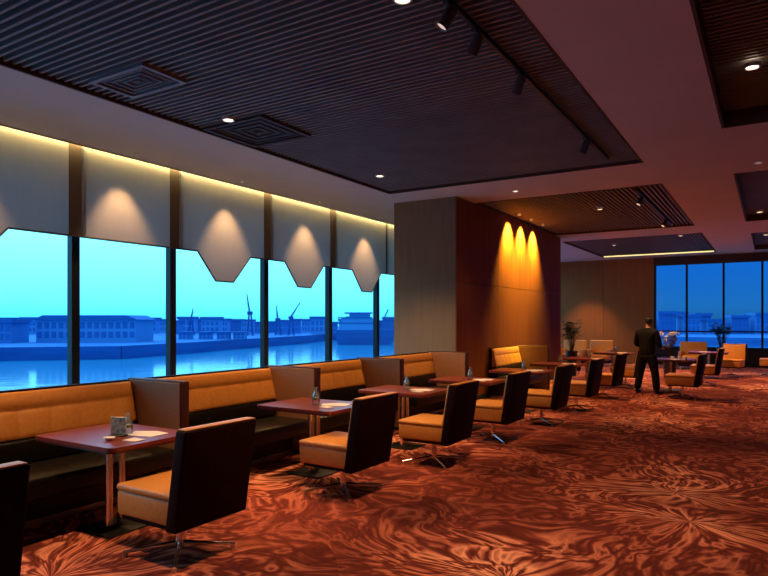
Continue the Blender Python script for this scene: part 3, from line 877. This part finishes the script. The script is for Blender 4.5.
crane(191, 300, 13, 1.0, 'small mast-like harbour crane far off in the third window')
# ferry beside the right quay
x, y = at(361, 275)
t = thing('ferry', 'white-decked ferry moored across the water by the last mullion', 'ship', (x, y, WZ), RV)
bm = B(); prism(bm, [(-10, 0), (13, 0), (14.5, 6.5), (-11, 6.5)], 'y', -3, 3); obj('hull', bm, M['quay'], t)
bm = B(); box(bm, -9.5, 8, -2.8, 2.8, 6.51, 9.2); box(bm, -8.5, 6, -2.6, 2.6, 9.7, 11.6); obj('superstructure', bm, M['bld_c'], t)
bm = B(); box(bm, -10, 9, -3.0, 3.0, 9.21, 9.69); box(bm, -10, 5, -3, 3, 11.61, 12.1); obj('deck', bm, M['bld_b'], t)
bm = B(); box(bm, -5, 4, -2.7, 2.7, 12.11, 13.6); obj('bridge', bm, M['bld_a'], t)
bm = B(); box(bm, -7, 5, -3.2, 3.2, 13.61, 14.2); obj('bridge_roof', bm, M['bld_b'], t)
bm = B(); tube(bm, (9, 0, 9.3), (12, 0, 15.5), .25, seg=6); obj('mast', bm, M['quay'], t)

# ------------------------------------------------------------------ sky
w = bpy.data.worlds.new('dusk_sky'); scene.world = w; w.use_nodes = True
nt = w.node_tree; nt.nodes.clear()
out = nt.nodes.new('ShaderNodeOutputWorld'); bg = nt.nodes.new('ShaderNodeBackground'); nt.links.new(bg.outputs[0], out.inputs[0])
tc = nt.nodes.new('ShaderNodeTexCoord'); sp = nt.nodes.new('ShaderNodeSeparateXYZ'); nt.links.new(tc.outputs['Generated'], sp.inputs[0])
def ramp(stops):
    r = nt.nodes.new('ShaderNodeValToRGB'); els = r.color_ramp.elements
    els[0].position, els[0].color = stops[0][0], (*stops[0][1], 1); els[1].position, els[1].color = stops[-1][0], (*stops[-1][1], 1)
    for p, c in stops[1:-1]:
        e = els.new(p); e.color = (*c, 1)
    return r
K = 3.8
def kk(*c): return tuple(v / K for v in c)
west = ramp([(0, kk(.10, 1.0, 1.7)), (.03, kk(.20, 1.3, 1.9)), (.10, kk(.36, 1.6, 2.1)), (.17, kk(.58, 1.9, 2.4)), (.32, kk(.50, 2.0, 3.6)), (.6, kk(.36, 1.5, 3.4)), (1, kk(.30, 1.2, 3.0))])
north = ramp([(0, kk(.012, .13, .38)), (.02, kk(.012, .16, .52)), (.10, kk(.004, .14, .68)), (.3, kk(.01, .16, .66)), (.6, kk(.06, .25, .8)), (1, kk(.30, 1.2, 3.0))])
nt.links.new(sp.outputs['Z'], west.inputs[0]); nt.links.new(sp.outputs['Z'], north.inputs[0])
mr = nt.nodes.new('ShaderNodeMapRange'); mr.interpolation_type = 'SMOOTHSTEP'
mr.inputs['From Min'].default_value = -.22; mr.inputs['From Max'].default_value = -.50
mr.inputs['To Min'].default_value = 0; mr.inputs['To Max'].default_value = 1
nt.links.new(sp.outputs['X'], mr.inputs['Value'])
mx = nt.nodes.new('ShaderNodeMix'); mx.data_type = 'RGBA'
nt.links.new(mr.outputs[0], mx.inputs['Factor']); nt.links.new(north.outputs[0], mx.inputs[6]); nt.links.new(west.outputs[0], mx.inputs[7])
nt.links.new(mx.outputs[2], bg.inputs['Color']); bg.inputs['Strength'].default_value = K

# ------------------------------------------------------------------ camera
cd = bpy.data.cameras.new('camera'); cam = bpy.data.objects.new('camera', cd); COL.objects.link(cam)
cd.sensor_width = 36; cd.sensor_fit = 'HORIZONTAL'; cd.lens = 625 / 768 * 36
cd.shift_y = 32.5 / 768; cd.clip_start = .05; cd.clip_end = 2000
cam.location = (0, 0, 1.65); cam.rotation_euler = (PI / 2, 0, math.radians(31.7))
scene.camera = cam
vs = scene.view_settings
vs.view_transform = 'Standard'; vs.look = 'None'; vs.exposure = 0; vs.gamma = 1; vs.use_curve_mapping = False
